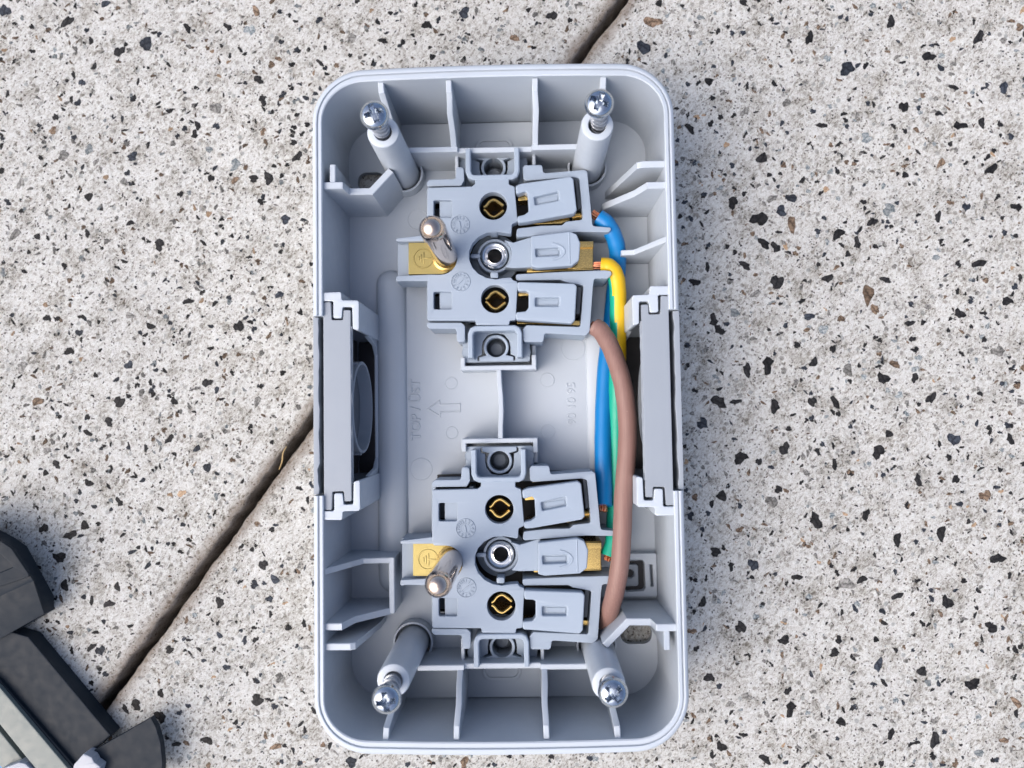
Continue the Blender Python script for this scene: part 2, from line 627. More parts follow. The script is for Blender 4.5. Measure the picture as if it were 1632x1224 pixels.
# the chips that stand out in the photograph: (u, v, diameter in pixels, kind)
NOTED = [(233,70,26,1),(190,82,20,0),(107,35,24,0),(412,127,18,0),(345,172,22,2),(419,160,18,0),(124,164,14,1),(101,247,20,2),(153,258,15,2),(84,208,16,3),(88,187,14,0),(141,314,19,0),
 (404,285,18,0),(428,284,19,0),(474,250,20,0),(455,350,17,1),(374,287,15,3),(324,387,14,0),(254,390,20,0),(333,341,14,5),(398,48,20,4),(142,238,16,4),(315,200,14,0),(310,214,14,0),(345,201,13,1),(12,150,12,0),
 (8,17,22,1),(168,6,16,1),(299,45,18,0),(363,43,16,0),(408,18,20,3),(33,292,22,2),(24,374,22,2),(60,377,14,0),(139,372,14,0),(375,262,22,4),(333,238,16,4),(150,106,12,0),(145,65,12,0),(220,130,12,0),
 (75,507,14,0),(35,585,20,2),(110,560,16,0),(190,640,22,0),(205,582,16,1),(140,690,16,0),(60,640,18,3),(240,520,14,0),(300,480,18,0),(380,520,20,0),(445,470,15,1),(330,610,17,0),(410,640,16,2),(270,700,18,0),(90,740,16,0),
 (190,800,16,0),(330,745,18,1),(135,838,20,0),(112,853,22,0),(95,888,24,0),(103,933,16,0),(146,957,15,0),(174,962,18,0),(210,880,15,1),(236,901,14,1),(160,1037,18,1),(146,1031,17,0),(234,980,15,3),(236,1194,20,1),(270,1035,16,0),
 (256,1105,14,0),(217,1123,18,0),(200,1130,16,0),(255,1142,20,0),(281,1186,15,0),(410,1115,22,0),(445,1080,16,2),(390,1020,16,1),(350,960,18,0),(420,900,18,0),(460,1000,14,0),(330,1180,18,0),(440,1190,20,3),(560,1215,20,1),(740,1215,18,3),
 (1168,323,20,0),(1210,349,28,0),(1245,336,20,1),(1262,357,28,3),(1217,388,22,0),(1236,394,18,0),(1187,423,20,0),(1238,449,27,0),(1336,373,20,0),(1366,387,19,0),(1390,354,18,0),(1417,334,22,4),(1319,444,18,0),(1411,446,18,0),(1384,469,32,3),(1394,493,24,3),
 (1171,498,22,4),(1137,510,20,0),(1146,526,19,0),(1107,450,18,0),(1191,590,22,0),(1224,582,28,0),(1204,469,18,2),(1146,640,25,0),(1173,640,19,0),(1235,648,22,0),(1331,641,22,0),(1295,640,18,0),(1408,603,22,0),(1484,634,20,0),(1458,602,16,0),(1450,515,16,0),
 (1352,590,20,2),(1327,556,15,0),(1270,550,14,0),(1290,505,18,1),(1312,525,20,4),(1230,316,18,2),(1261,315,20,1),(1495,345,18,0),(1426,580,18,3),(1040,35,28,3),(1026,75,26,1),(1100,205,20,0),(1215,252,26,0),(1187,178,20,2),(1130,130,18,0),(1290,60,22,0),(1350,110,24,1),
 (1420,35,20,0),(1480,90,22,0),(1560,60,24,0),(1600,140,20,1),(1530,200,22,0),(1440,170,20,0),(1380,220,20,4),(1310,200,18,0),(1580,270,22,0),(1620,330,18,0),(1540,330,16,1),(1500,260,18,3),(1560,420,24,0),(1605,480,20,0),(1530,500,18,0),(1590,560,22,2),
 (1520,700,22,1),(1463,765,20,0),(1400,720,22,0),(1330,740,18,0),(1250,715,20,0),(1180,730,24,0),(1120,675,22,1),(1150,790,22,0),(1230,800,20,2),(1300,830,26,0),(1380,820,18,0),(1430,860,20,0),(1500,850,22,0),(1570,790,20,3),(1610,700,18,0),(1590,890,24,0),
 (1140,880,20,0),(1200,900,18,1),(1270,920,18,0),(1350,930,26,2),(1430,950,20,0),(1510,960,24,0),(1580,1000,20,0),(1120,960,16,0),(1180,1000,22,0),(1250,1020,20,0),(1330,1040,18,0),(1400,1060,22,1),(1470,1070,20,0),(1550,1090,22,0),(1620,1120,22,3),
 (1130,1080,18,0),(1190,1110,20,2),(1260,1130,24,0),(1340,1150,20,0),(1420,1170,18,0),(1490,1180,24,0),(1560,1200,20,4),(1150,1190,18,0),(1220,1210,20,0),(610,65,16,0),(680,40,18,0),(740,20,20,1),(820,60,16,3),(880,25,18,0),(560,60,18,2),(510,100,16,0)]
count = 0
for u, v_, d, mi in NOTED:
    x, y = at(u, v_, 0)
    if place_chip(x, y, d / 7.3 / 2 * 1.04, mi):
        count += 1
def under_box(x, y, m=1.0):
    return abs(x) < 33 - m and abs(y) < 62 - m
tries = 0
while count < 296 and tries < 4000:
    tries += 1
    x, y = rng.uniform(-114, 112), rng.uniform(-82, 97)
    if under_box(x, y, 0):
        continue
    r = rng.choice([.85, .88, .9, .95, 1.0, 1.05, 1.15])
    if not free(x, y, r + .5):
        continue
    if place_chip(x, y, r, rng.choices(range(6), [9, 4, 4, 3, 2, .6])[0]):
        count += 1
# the smaller and farther chips, too many to count: one mesh per slab
for sobj, sg in ((slab_far, 1), (slab_near, -1)):
    mb = MB()
    for _ in range(19000):
        x, y = rng.uniform(-190, 190), rng.uniform(-150, 170)
        inside = -114 < x < 112 and -82 < y < 97
        if under_box(x, y, 2):
            continue
        t, s_ = joint_dist(x, y)
        if t * sg < 3.5:
            continue
        r = rng.choice([.3, .36, .42, .48, .54, .6, .66, .72, .78, .84]) if inside else rng.choice([.26, .3, .4, .5, .7, .9, 1.1])
        if inside and not free(x, y, r):
            continue
        mi = rng.choices(range(6), [11, 6, 9, 6, 4, .8])[0]
        (cv, cf), _m = CHIP_V[mi, rng.randrange(10)]
        mt = Matrix.Translation((s_, t - 1.0 * sg, -.01)) @ Matrix.Rotation(rng.uniform(0, 6.28), 4, 'Z') @ Matrix.Diagonal((r, r * rng.uniform(.6, 1), 1, 1))
        mb.add((cv, cf), mi, mt)
    o = mb.build('stone_grit', STONE, sobj, smooth=0)
    o['kind'] = 'stuff'

# a dry grass blade caught in the joint
blade = MB()
bp = [(*at(457, 712, .4), .6), (*at(452, 722, .4), .8), (*at(450, 735, .2), .4), (*at(446, 748, -2), -1.5)]
blade.add(tube(smooth_path(bp, 6), .22, 6, [.17 - .14 * abs(i / 18 - .5) for i in range(19)]))
strawm = plastic('dry_straw', (.42, .30, .14), .6, .4, 0)
bo = blade.build('grass_blade', strawm)
tag(bo, 'dry straw-coloured grass blade caught in the paving joint beside the box', 'grass blade')

# ================================================================== enclosure
ZF, ZR = 2.0, 23.7              # inside floor and rim heights
HW, HL, CR = 34.75, 64.35, 10.0
box = thing('socket_enclosure', (0, 0, 0), 'open light grey plastic socket box lying on its back on speckled paving', 'socket box')

def bow(x, y):
    return (x, y + math.copysign(.75 * max(0, 1 - (x / HW) ** 2), y) if abs(y) > HL - CR - 1 else y)

def arc_path(top):
    """points of the outer outline with outward normals, from the left cut-out round to the right cut-out"""
    pts = []
    cut = 17.0
    for i in range(9):
        pts.append((-HW, cut + (HL - CR - cut) * i / 8, -1, 0))
    for i in range(1, 13):
        a = math.pi - i / 12 * math.pi / 2
        pts.append((-HW + CR + CR * math.cos(a), HL - CR + CR * math.sin(a), math.cos(a), math.sin(a)))
    for i in range(1, 17):
        pts.append((-HW + CR + (2 * HW - 2 * CR) * i / 16, HL, 0, 1))
    for i in range(1, 13):
        a = math.pi / 2 - i / 12 * math.pi / 2
        pts.append((HW - CR + CR * math.cos(a), HL - CR + CR * math.sin(a), math.cos(a), math.sin(a)))
    for i in range(1, 9):
        pts.append((HW, HL - CR - (HL - CR - cut) * i / 8, 1, 0))
    if not top:
        pts = [(x, -y, a, -b) for x, y, a, b in pts]
    return pts
RIM = [(.9, 0), (.7, .5), (0, ZR - 1.1), (.12, ZR - .5), (.45, ZR - .12), (.8, ZR), (1.0, ZR - .06), (1.08, ZR - .42), (1.26, ZR - .42), (1.34, ZR - .02), (1.85, ZR), (2.03, ZR - .18), (2.25, 1.9), (2.25, .6)]
def rim_half(top):
    v, f = [], []
    P = arc_path(top)
    n = len(RIM)
    for x, y, a, b in P:
        k = 1 + .30 * abs(b) ** 2
        for d, z in RIM:
            dd = d * k
            v.append((*bow(x - a * dd, y - b * dd), z))
    for i in range(len(P) - 1):
        for j in range(n):
            p, q = i * n + j, i * n + (j + 1) % n
            f.append((p, q, q + n, p + n))
    f.append(tuple(range(n))); f.append(tuple((len(P) - 1) * n + j for j in range(n)))
    return v, f
for top in (True, False):
    link('side_wall', make_mesh('side_wall', *rim_half(top), M['shell']), box)

# back plate with its fixing slots
def rrect(hw, hl, r, n=8):
    return fillet([(-hw, -hl), (hw, -hl), (hw, hl), (-hw, hl)], r, n)
s1 = at(592, 290, ZF); s2 = at(1014, 1010, ZF)
def slot(cx, cy, a, b):
    return fillet(rect(cx - a, cy - b, cx + a, cy + b), min(a, b) * .98, 6)
v, f = prism(rrect(32.7, 62.0, 8), .4, ZF, holes=[slot(*s1, 3.0, 2.1), slot(*s2, 3.3, 2.1)], bev=.1)
link('back_plate', make_mesh('back_plate', v, f, M['shell']), box)

# long rounded ridges on the back plate
def ridge(x, y0, y1, w, h):
    v, f = [], []
    n = 12
    ys = [y0 + w * (1 - math.cos(R(90 * i / 6))) for i in range(7)]
    ks = [math.sin(R(90 * i / 6)) for i in range(7)]
    ys += [y1 - w * (1 - math.cos(R(90 * i / 6))) for i in range(6, -1, -1)]
    ks += ks[::-1]
    for y, k in zip(ys, ks):
        for i in range(n + 1):
            a = math.pi * i / n
            v.append((x + w * math.cos(a) * max(k, .02), y, ZF - .05 + h * math.sin(a) ** .8 * k))
    for i in range(len(ys) - 1):
        for j in range(n):
            f.append((i * (n + 1) + j, i * (n + 1) + j + 1, (i + 1) * (n + 1) + j + 1, (i + 1) * (n + 1) + j))
    return v, f
link('ridge', make_mesh('ridge', *ridge(-23.4, -39.7, 29.7, 3.2, 2.2), M['shell']), box)
link('ridge', make_mesh('ridge', *ridge(22.2, -36, 29.7, 3.6, 1.0), M['shell']), box)

# posts with collars
PT = 29.0
POSTS = [(-20.0, 50.1), (19.5, 50.5), (-18.9, -49.4), (19.4, -50.4)]
for x, y in POSTS:
    mb = MB()
    mb.add(lathe([(3.35, ZF - .1), (3.2, 8), (3.0, PT - .5), (2.85, PT - .12), (2.6, PT), (1.75, PT), (1.6, PT - .2), (1.6, PT - 7), (.0, PT - 7)], 40, x, y, cap=False))
    mb.build('screw_post', M['shell'], box)
    cb = MB()
    a = math.degrees(math.atan2(-y, -x))
    ring = circle(x, y, 4.25, 28, a - 118, a + 118) + circle(x, y, 3.75, 28, a + 118, a - 118)
    cb.add(prism(ring, ZF - .1, 5.5, bev=.15))
    cb.build('post_collar', M['shell'], box)

# ribs at the two ends and the cross walls
for sy in (1, -1):
    for sx in (1, -1):
        yw = 62.0 if abs(sy) else 0
        wobble = .18 * sx * sy
        mb = MB()
        mb.add(wall([(sx * 8.35, sy * 62.3, ZR - .9), (sx * 8.3, sy * 60.0, ZR - 1.2), (sx * 8.3, sy * 59.6, ZR - 1.7), (sx * 8.3 + wobble, sy * 57, 20.0), (sx * 8.3, sy * 54.6, 16.8), (sx * 8.3, sy * 52.4, 14.0)], 1.1, ZF - .1))
        mb.build('end_rib', M['shell'], box)
        px, py = [(p) for p in POSTS if p[0] * sx > 0 and p[1] * sy > 0][0]
        mb = MB()
        mb.add(wall([(sx * 21.5, sy * 62.2, ZR - .9), (sx * 21.4, sy * 60.2, ZR - 1.2), (sx * 20.9, sy * 57.5, 17), (px + .3 * sx, py + 2.5 * sy, 12)], 1.15, ZF - .1))
        mb.build('end_rib', M['shell'], box)
    mb = MB()
    pl = [p for p in POSTS if p[1] * sy > 0]
    mb.add(wall([(pl[0][0] + 2.2, sy * 52.0, 14), (-7.6, sy * 52.0, 14), (-7.5, sy * 52.0, 13.1), (7.4, sy * 52.0, 13.1), (7.6, sy * 52.0, 14), (pl[1][0] - 2.2, sy * 52.0, 14)], 1.1, ZF - .1))
    mb.build('cross_wall', M['shell'], box)
    # short returns holding the socket flange
    for sx in (1, -1):
        mb = MB(); mb.add(wall([(sx * 8.0, sy * 51.6, 11), (sx * 8.0, sy * 47.2, 11)], .7, ZF - .1)); mb.build('locating_rib', M['shell'], box)
    mb = MB()
    mb.add(wall([(-7.35, sy * 9.6, 10), (-7.35, sy * 7.5, 10), (7.35, sy * 7.5, 10), (7.35, sy * 10.0, 10)], .95, ZF - .1))
    mb.build('locating_rib', M['shell'], box)
    mb = MB(); mb.add(wall([(7.35, sy * 10.0, 7.5), (7.35, sy * 12.2, 7.5)], .9, ZF - .1)); mb.build('locating_rib', M['shell'], box)
mb = MB()
mb.add(wall([(.05, 7.0, 10), (.12, 4.5, 9.9), (.35, 1.5, 9.7), (.42, -1.5, 9.7), (.25, -4.5, 9.9), (.2, -7.0, 10)], 1.0, ZF - .1))
mb.build('centre_web', M['shell'], box)

def px_wall(name, pts, thick, zb=ZF - .1):
    mb = MB()
    mb.add(wall([(*at(u, v_, z), z) for u, v_, z in pts], thick, zb))
    return mb.build(name, M['shell'], box)

def gusset(name, y, x_wall, prof, thick=1.2):
    """straight rib standing off a side wall: prof = (x, top z)"""
    mb = MB()
    mb.add(wall([(x_wall, y, prof[0][1])] + [(x, y, z) for x, z in prof], thick, ZF - .1))
    return mb.build(name, M['shell'], box)

# corner guards round the two fixing slots (upper left, lower right)
for sx, sy in ((-1, 1), (1, -1)):
    px, py = [p for p in POSTS if p[0] * sx > 0 and p[1] * sy > 0][0]
    yb = sy * 42.3
    mb = MB()
    mb.add(wall([(sx * 32.9, yb, ZR - 1.0), (sx * 29.3, yb, ZR - 1.0), (sx * 29.0, yb, ZR - 1.2), (sx * 28.6, yb, 18.6), (sx * 24.4, yb, 18.4), (px + sx * .6, py - sy * 3.4, 17.5)], 1.35, ZF - .1))
    mb.build('slot_guard', M['shell'], box)
    mb = MB()
    mb.add(wall([(sx * 31.0, sy * 42.6, ZR - 1.2), (sx * 31.0, sy * 46.4, ZR - 1.2)], 1.1, ZF - .1))
    mb.build('slot_guard', M['shell'], box)

# gussets on the right wall (upper) and left wall (lower)
gusset('gusset', 45.1, 33.0, [(32.6, ZR - 1), (28.6, ZR - 1), (27.6, ZR - 1.6), (23.5, 3.2)], 1.3)
gusset('gusset', 41.0, 33.0, [(32.6, ZR - 1), (29.4, ZR - 1), (27.6, 17.6), (22.2, 8.5)], 1.3)
gusset('gusset', 30.6, 33.0, [(32.7, ZR - 1.2), (28.2, 11.6), (25.6, 11.2)], 1.1)
gusset('gusset', -31.3, -33.0, [(-32.7, ZR - 1.2), (-27.8, 11.8), (-22.2, 11.4)], 1.1)
gusset('gusset', -41.5, -33.0, [(-32.6, ZR - 1), (-29.6, ZR - 1), (-28.2, 17.6), (-22.4, 11.0)], 1.3)
gusset('gusset', -45.2, -33.0, [(-32.6, ZR - 1), (-28.0, ZR - 1), (-27.2, ZR - 1.6), (-25.2, 7.0)], 1.3)
mb = MB(); mb.add(wall([(-22.2, -30.8, 11.4), (-22.2, -41.9, 11.2)], 1.1, ZF - .1)); mb.build('gusset', M['shell'], box)

# cable clamp seat, lower right
sx0, sy0 = at(950, 883, 4.2); sx1, sy1 = at(1048, 951, 4.2)
seat = prism(fillet(rect(sx0, sy1, sx1, sy0), .4), ZF - .1, 4.2,
             pits=[(fillet([at(992, 893, 4.2), at(1027, 892, 4.2), at(1029, 942, 4.2), at(994, 944, 4.2)], .9), 2.1),
                   ([at(1035, 900, 4.2), at(1040, 900, 4.2), at(1042, 935, 4.2), at(1037, 935, 4.2)], 2.0)], bev=.15)
mb = MB(); mb.add(seat); cs = mb.build('clamp_seat', M['shell'], box)
mb = MB(); mb.add(prism([at(993, 895, 2.6), at(1025, 894, 2.6), at(1027, 941, 2.6), at(995, 942, 2.6)], 2.12, 2.6, bev=0)); mb.build('clamp_shade_liner', M['black'], cs)  # added liner, black in place of shade round the pad
c0 = at(1006, 917, 3.6)
mb = MB(); mb.add(prism(fillet(rect(c0[0] - 1.9, c0[1] - 2.3, c0[0] + 1.5, c0[1] + 2.3), .6), 2.0, 3.7, pits=[(circle(c0[0] - .3, c0[1] + .3, .95, 20), 1.2)], bev=.25))
mb.build('clamp_pad', M['insert'], cs)

# ejector marks, arrow and moulded lettering on the back plate
for u, v_, r in ((719, 611, 10), (720, 690, 10), (872, 606, 11.5), (873, 688, 11.5), (671, 748, 18), (913, 556, 19), (666, 350, 17), (868, 1090, 9)):
    x, y = at(u, v_, ZF)
    rr = r / 7.35
    mb = MB()
    mb.add(lathe([(rr + .05, ZF - .1), (rr, ZF + .10), (rr - .12, ZF + .11), (rr - .2, ZF + .05), (0.01, ZF + .05)], 36, x, y, cap=False))
    mb.build('ejector_mark', M['shell'], box)
arrow = [at(u, v_, ZF) for u, v_ in ((680, 652), (701, 637), (702, 644), (734, 643), (734, 657), (703, 658), (702, 665))]
mb = MB(); mb.add(prism(arrow, ZF - .1, ZF + .2, holes=[offset(arrow if area2(arrow) > 0 else arrow[::-1], .3)], bev=.1)); mb.build('arrow_mark', M['shell'], box)
tx, ty = at(663, 653, ZF)
mb = MB(); mb.add(text_part('TOP / \u00dcST', 2.9, .3, R(90), (tx, ty, ZF + .02))); mb.build('lettering', M['shell'], box, smooth=0)
tx, ty = at(911, 643, ZF)
mb = MB(); mb.add(text_part('90 10 95', 2.6, .15, R(90), (tx, ty, ZF + .01))); mb.build('lettering', M['shell'], box, smooth=0)
# round bosses of the shallow wells behind the cross walls
for sy in (1, -1):
    mb = MB()
    mb.add(prism(fillet(rect(-4.6, sy * 54.2, 3.6, sy * 58.4), 1.6), ZF - .1, ZF + .35, pits=[(fillet(rect(-4.0, sy * 54.5, 3.0, sy * 57.8), 1.4), .5)], bev=.1))
    mb.build('well', M['shell'], box)

# brackets that hold the cable-entry inserts (drawn for the left side, mirrored for the right)
ZB = 23.2
BR_T = [at(u, v_, ZB) for u, v_ in ((512, 468), (516, 466), (543.5, 465), (544.5, 478.5), (570, 478.5), (572, 482), (572, 527), (562, 524), (561, 489), (546, 489), (544.5, 507), (531, 507), (531, 479.5), (512, 480))]
BR_B = [(x, -y - .05) for x, y in BR_T]
for poly in (BR_T, BR_B):
    for mx in (1, -1):
        mb = MB()
        mb.add(prism(fillet([(mx * x, y) for x, y in poly], .35, 3), ZF - .1, ZB, bev=.18))
        mb.build('insert_bracket', M['shell'], box)
for mx in (1, -1):
    mb = MB()
    mb.add(wall([(mx * -26.75, 14.2, 13), (mx * -26.6, 13.0, 6.0), (mx * -26.6, 11, 3.6), (mx * -26.6, -11, 3.6), (mx * -26.6, -13.0, 6.0), (mx * -26.75, -14.2, 13)], .7, ZF - .1))
    mb.build('insert_frame', M['shell'], box)
    mb = MB()
    mb.add(wall([(mx * -33.6, 17.2, 4.5), (mx * -33.6, -17.2, 4.5)], 1.6, .1))
    mb.build('sill', M['shell'], box)

# ================================================================== cable-entry inserts
SLAB = [at(u, v_, 22.9) for u, v_ in ((515, 482), (527, 481), (528.5, 510), (546.5, 510), (547, 494), (558.5, 494))]
SLAB = SLAB + [(x, -y - .05) for x, y in reversed(SLAB)]
def insert(mx, label):
    t = thing('cable_entry_insert', (mx * -30.5, 0, 4), label, 'cable entry', 'cable entry inserts in the box sides')
    ox = mx * 30.5
    def shift(part):
        return ([(x + ox, y, z - 4) for x, y, z in part[0]], part[1])
    def P2(pts): return [(mx * x, y) for x, y in pts]
    mb = MB(); mb.add(shift(prism(fillet(P2(SLAB), .25, 3), 20.9, 22.9, bev=.14)))
    mb.add(shift(prism(P2(rect(-32.5, -19.6, -31.0, 19.6)), 5.0, 21.0, bev=0)))
    mb.build('inner_block', M['insert'], t)
    rr = random.Random(3 + mx)
    edge = []
    for i in range(30):
        edge.append((-33.75 + rr.uniform(-.12, .12) - (.25 if 24 < i < 28 else 0), 16.8 - 33.6 * i / 29))
    skin = [(-34.85, -16.85), (-34.85, 16.85)] + edge
    mb = MB(); mb.add(shift(prism(P2(skin), 4.7, 22.6, bev=.12))); mb.build('outer_skin', M['insert'], t)
    mb = MB(); mb.add(shift(prism(P2(rect(-33.9, -16.5, -32.0, 16.5)), 5.2, 17.0, bev=0))); mb.build('web', M['insert'], t)
    # inner face with the knock-out ring; its black paints in the cavity's shade
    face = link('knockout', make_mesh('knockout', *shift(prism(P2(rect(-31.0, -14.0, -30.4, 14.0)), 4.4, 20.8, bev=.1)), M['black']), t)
    rot = Matrix.Translation((mx * -30.4 + ox, -.3, 12.9 - 4)) @ Matrix.Rotation(R(90) * mx, 4, 'Y')
    if mx < 0: rot = rot @ Matrix.Diagonal((1, 1, .35, 1))
    mb = MB(); mb.add(lathe([(9.3, 0), (9.3, 2.9), (9.1, 3.1), (8.7, 3.0), (8.55, .1)], 56, cap=False), 0, rot)
    for k in range(7):
        a = R(51 * k + 12)
        tab = prism(fillet(rect(9.0, -.45, 9.65, .45), .4), 0, 2.7, bev=.15)
        mb.add(tab, 0, rot @ Matrix.Rotation(a, 4, 'Z'))
    mb.build('ring', M['insert'], face)
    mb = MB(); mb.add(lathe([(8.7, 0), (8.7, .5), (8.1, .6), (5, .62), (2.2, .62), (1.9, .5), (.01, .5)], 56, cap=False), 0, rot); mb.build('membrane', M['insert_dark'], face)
    mb = MB(); mb.add(shift(prism(P2(rect(-30.3, -14.0, -27.0, 14.0)), 2.15, 3.2, bev=0))); mb.build('shade_strip', M['black'], t)  # added strip, its black replaces the shade below the insert
    # ragged flash left along the inner edge
    fl = []
    pts = []
    for i in range(26):
        y = 15 - 30 * i / 25
        pts.append(Vector((mx * (-27.62 + rr.uniform(-.02, .1)) + ox, y, 22.6 - 4 - rr.uniform(0, .5))))
    mb = MB(); mb.add(tube(pts, .22, 6, [rr.uniform(.1, .28) for _ in pts])); mb.build('flash', M['insert'], t)
    return t
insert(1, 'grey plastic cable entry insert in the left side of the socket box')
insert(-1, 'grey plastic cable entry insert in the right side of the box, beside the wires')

# ================================================================== socket modules
MODX, MODY = -.45, 30.6
ZP = 14.0
mod = thing('socket_module', (MODX, MODY, 0), 'upper blue-grey socket module with three lever clamps, blue yellow and brown wires attached', 'socket module', 'socket modules inside the box')
def m(u, v_, z=ZP):
    x, y = at(u, v_, z)
    return (x - MODX, y - MODY)
def part(name, polys, mat, parent=mod, smooth=35):
    mb = MB()
    for p in polys:
        mb.add(p)
    return mb.build(name, mat, parent, smooth=smooth)

# cover plate -------------------------------------------------------
arcL = [m(702 + 26.5 * math.cos(R(a)), 411 + 26.5 * math.sin(R(a))) for a in range(90, -91, -15)]      # earth-pin notch, from below round to above
arcC = [m(790 + 43 * math.cos(R(a)), 407 + 38 * math.sin(R(a))) for a in range(-70, -291, -20)]         # round well of the earth tube (counter-clockwise on the picture)
plate = [m(681, 299), m(752, 297), m(757, 293), m(757, 282), m(811, 282), m(811, 294), m(820, 297), m(825, 353), m(816, 357), m(815, 373)] + arcC + \
        [m(815, 442), m(817, 446), m(825, 449), m(822, 510), m(812, 511), m(812, 518), m(758, 518), m(758, 511), m(681, 511), m(681, 441), m(684, 437.5)] + arcL + [m(684, 384.5), m(681, 381)]
def filletv(pts, r): return fillet(pts, r, 3)
HC = [(0.0, 9.5), (0.1, -9.5)]
wins = [[m(691, 319), m(720, 319), m(720, 347), m(691, 347)], [m(691, 465), m(720, 465), m(720, 493), m(691, 493)]]
cover = part('cover_plate', [prism(filletv(plate, .35), 11.4, ZP, holes=[circle(x, y, 2.82, 40) for x, y in HC] + [fillet(w, .35, 3) for w in wins], bev=.16)], M['module'])
# catches seen in the two square windows
for w in wins:
    (x0, y0), (x1, y1) = w[3], w[1]
    part('catch', [prism(fillet(rect(x0 + 1.1, y0 - .3, x1 + .3, y1 + .3), .2), 10.4, 12.9, bev=.2), prism(rect(x0 - .6, y0 - .3, x0 + 1.0, y1 + .3), 6, 7, bev=0)], M['module'], cover)
# moulded date clocks
digits = [str(k) for k in range(1, 13)]
for (u, v_, ang) in ((733, 358, 100), (734, 449, 40)):
    x, y = m(u, v_)
    mb = MB()
    mb.add(lathe([(2.0, ZP - .02), (1.95, ZP + .14), (1.83, ZP + .14), (1.78, ZP - .02)], 40, x, y, cap=False))
    mb.add(lathe([(1.0, ZP - .02), (.97, ZP + .05), (.92, ZP + .05), (.89, ZP - .02)], 28, x, y, cap=False))
    for k, d in enumerate(digits):
        a = R(90 - 30 * k)
        mb.add(text_part(d, .8, .16, a - R(90), (x + 1.42 * math.cos(a), y + 1.42 * math.sin(a), ZP)))
    rt = Matrix.Translation((x, y, 0)) @ Matrix.Rotation(R(ang), 4, 'Z')
    mb.add(prism([(-.75, -.13), (.45, -.13), (.8, 0), (.45, .13), (-.75, .13)], ZP - .1, ZP + .16, bev=.05), 0, rt)
    mb.build('date_clock', M['module'], cover, smooth=0)

# frame pieces of the lower housing ---------------------------------
ZH = 13.3
F1 = [m(u, v_, ZH) for u, v_ in ((680, 297), (680, 290), (685, 286), (726, 285), (727, 265), (739, 267), (740, 287), (735, 296))]
F2 = [m(u, v_, ZH) for u, v_ in ((680, 514), (735, 514), (741, 519), (741, 545), (728, 545), (727, 524), (684, 524), (680, 519))]
F3 = [m(u, v_, ZH) for u, v_ in ((833, 267), (836, 263), (864, 262.5), (866, 276), (931, 270.5), (936, 273), (944.5, 360), (973, 362.5), (974, 366), (971, 370), (922, 369.5), (822, 378), (824, 364), (861, 359.6), (896, 358.6), (902, 353), (929, 350), (923, 284), (914, 282), (838, 288), (834, 285))]
F4 = [m(u, v_, ZH) for u, v_ in ((821, 437), (896, 433), (964, 430.5), (974, 432), (975, 438), (968, 444), (947, 444), (945, 458), (940, 528), (934, 535), (868, 531), (866, 545), (834, 545), (833, 525), (839, 518), (925, 521), (930, 454.5), (901, 449.6), (894, 446), (823, 447))]
for F, zb in ((F1, 4), (F2, 4), (F3, 4), (F4, 4)):
    part('housing_frame', [prism(fillet(F, .5, 3), zb, ZH, bev=.16)], M['module'])
# floor tray, blackened to paint in the interior shade, and inner partition of the housing
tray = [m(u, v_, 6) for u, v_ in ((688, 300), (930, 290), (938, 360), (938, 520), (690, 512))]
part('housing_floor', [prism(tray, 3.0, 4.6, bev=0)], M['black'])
part('housing_wall', [wall([(*m(683, 300, 12), 11.3), (*m(683, 376, 12), 11.3)], .9, 3.5), wall([(*m(683, 446, 12), 11.3), (*m(683, 509, 12), 11.3)], .9, 3.5),
                      wall([(*m(742, 300, 12), 11.2), (*m(742, 372, 12), 11.2)], .9, 3.5), wall([(*m(742, 446, 12), 11.2), (*m(742, 509, 12), 11.2)], .9, 3.5)], M['module'])
# left arm that carries the earth contact
part('earth_arm', [prism([m(632, 381, 12), m(733, 381, 12), m(733, 444, 12), m(632, 444, 12)], 4, 10.6, bev=.12),
                   prism(fillet([m(631, 380, 13.2), m(680, 374, 13.2), m(690, 377, 13.2), m(690, 384, 13.2), m(640, 385, 13.2), m(631, 385, 13.2)], .3), 6, 13.2, bev=.15),
                   prism(fillet([m(631, 440, 13.2), m(690, 437, 13.2), m(690, 450, 13.2), m(680, 448, 13.2), m(640, 448, 13.2), m(631, 449, 13.2)], .3), 6, 13.2, bev=.15)], M['module'])

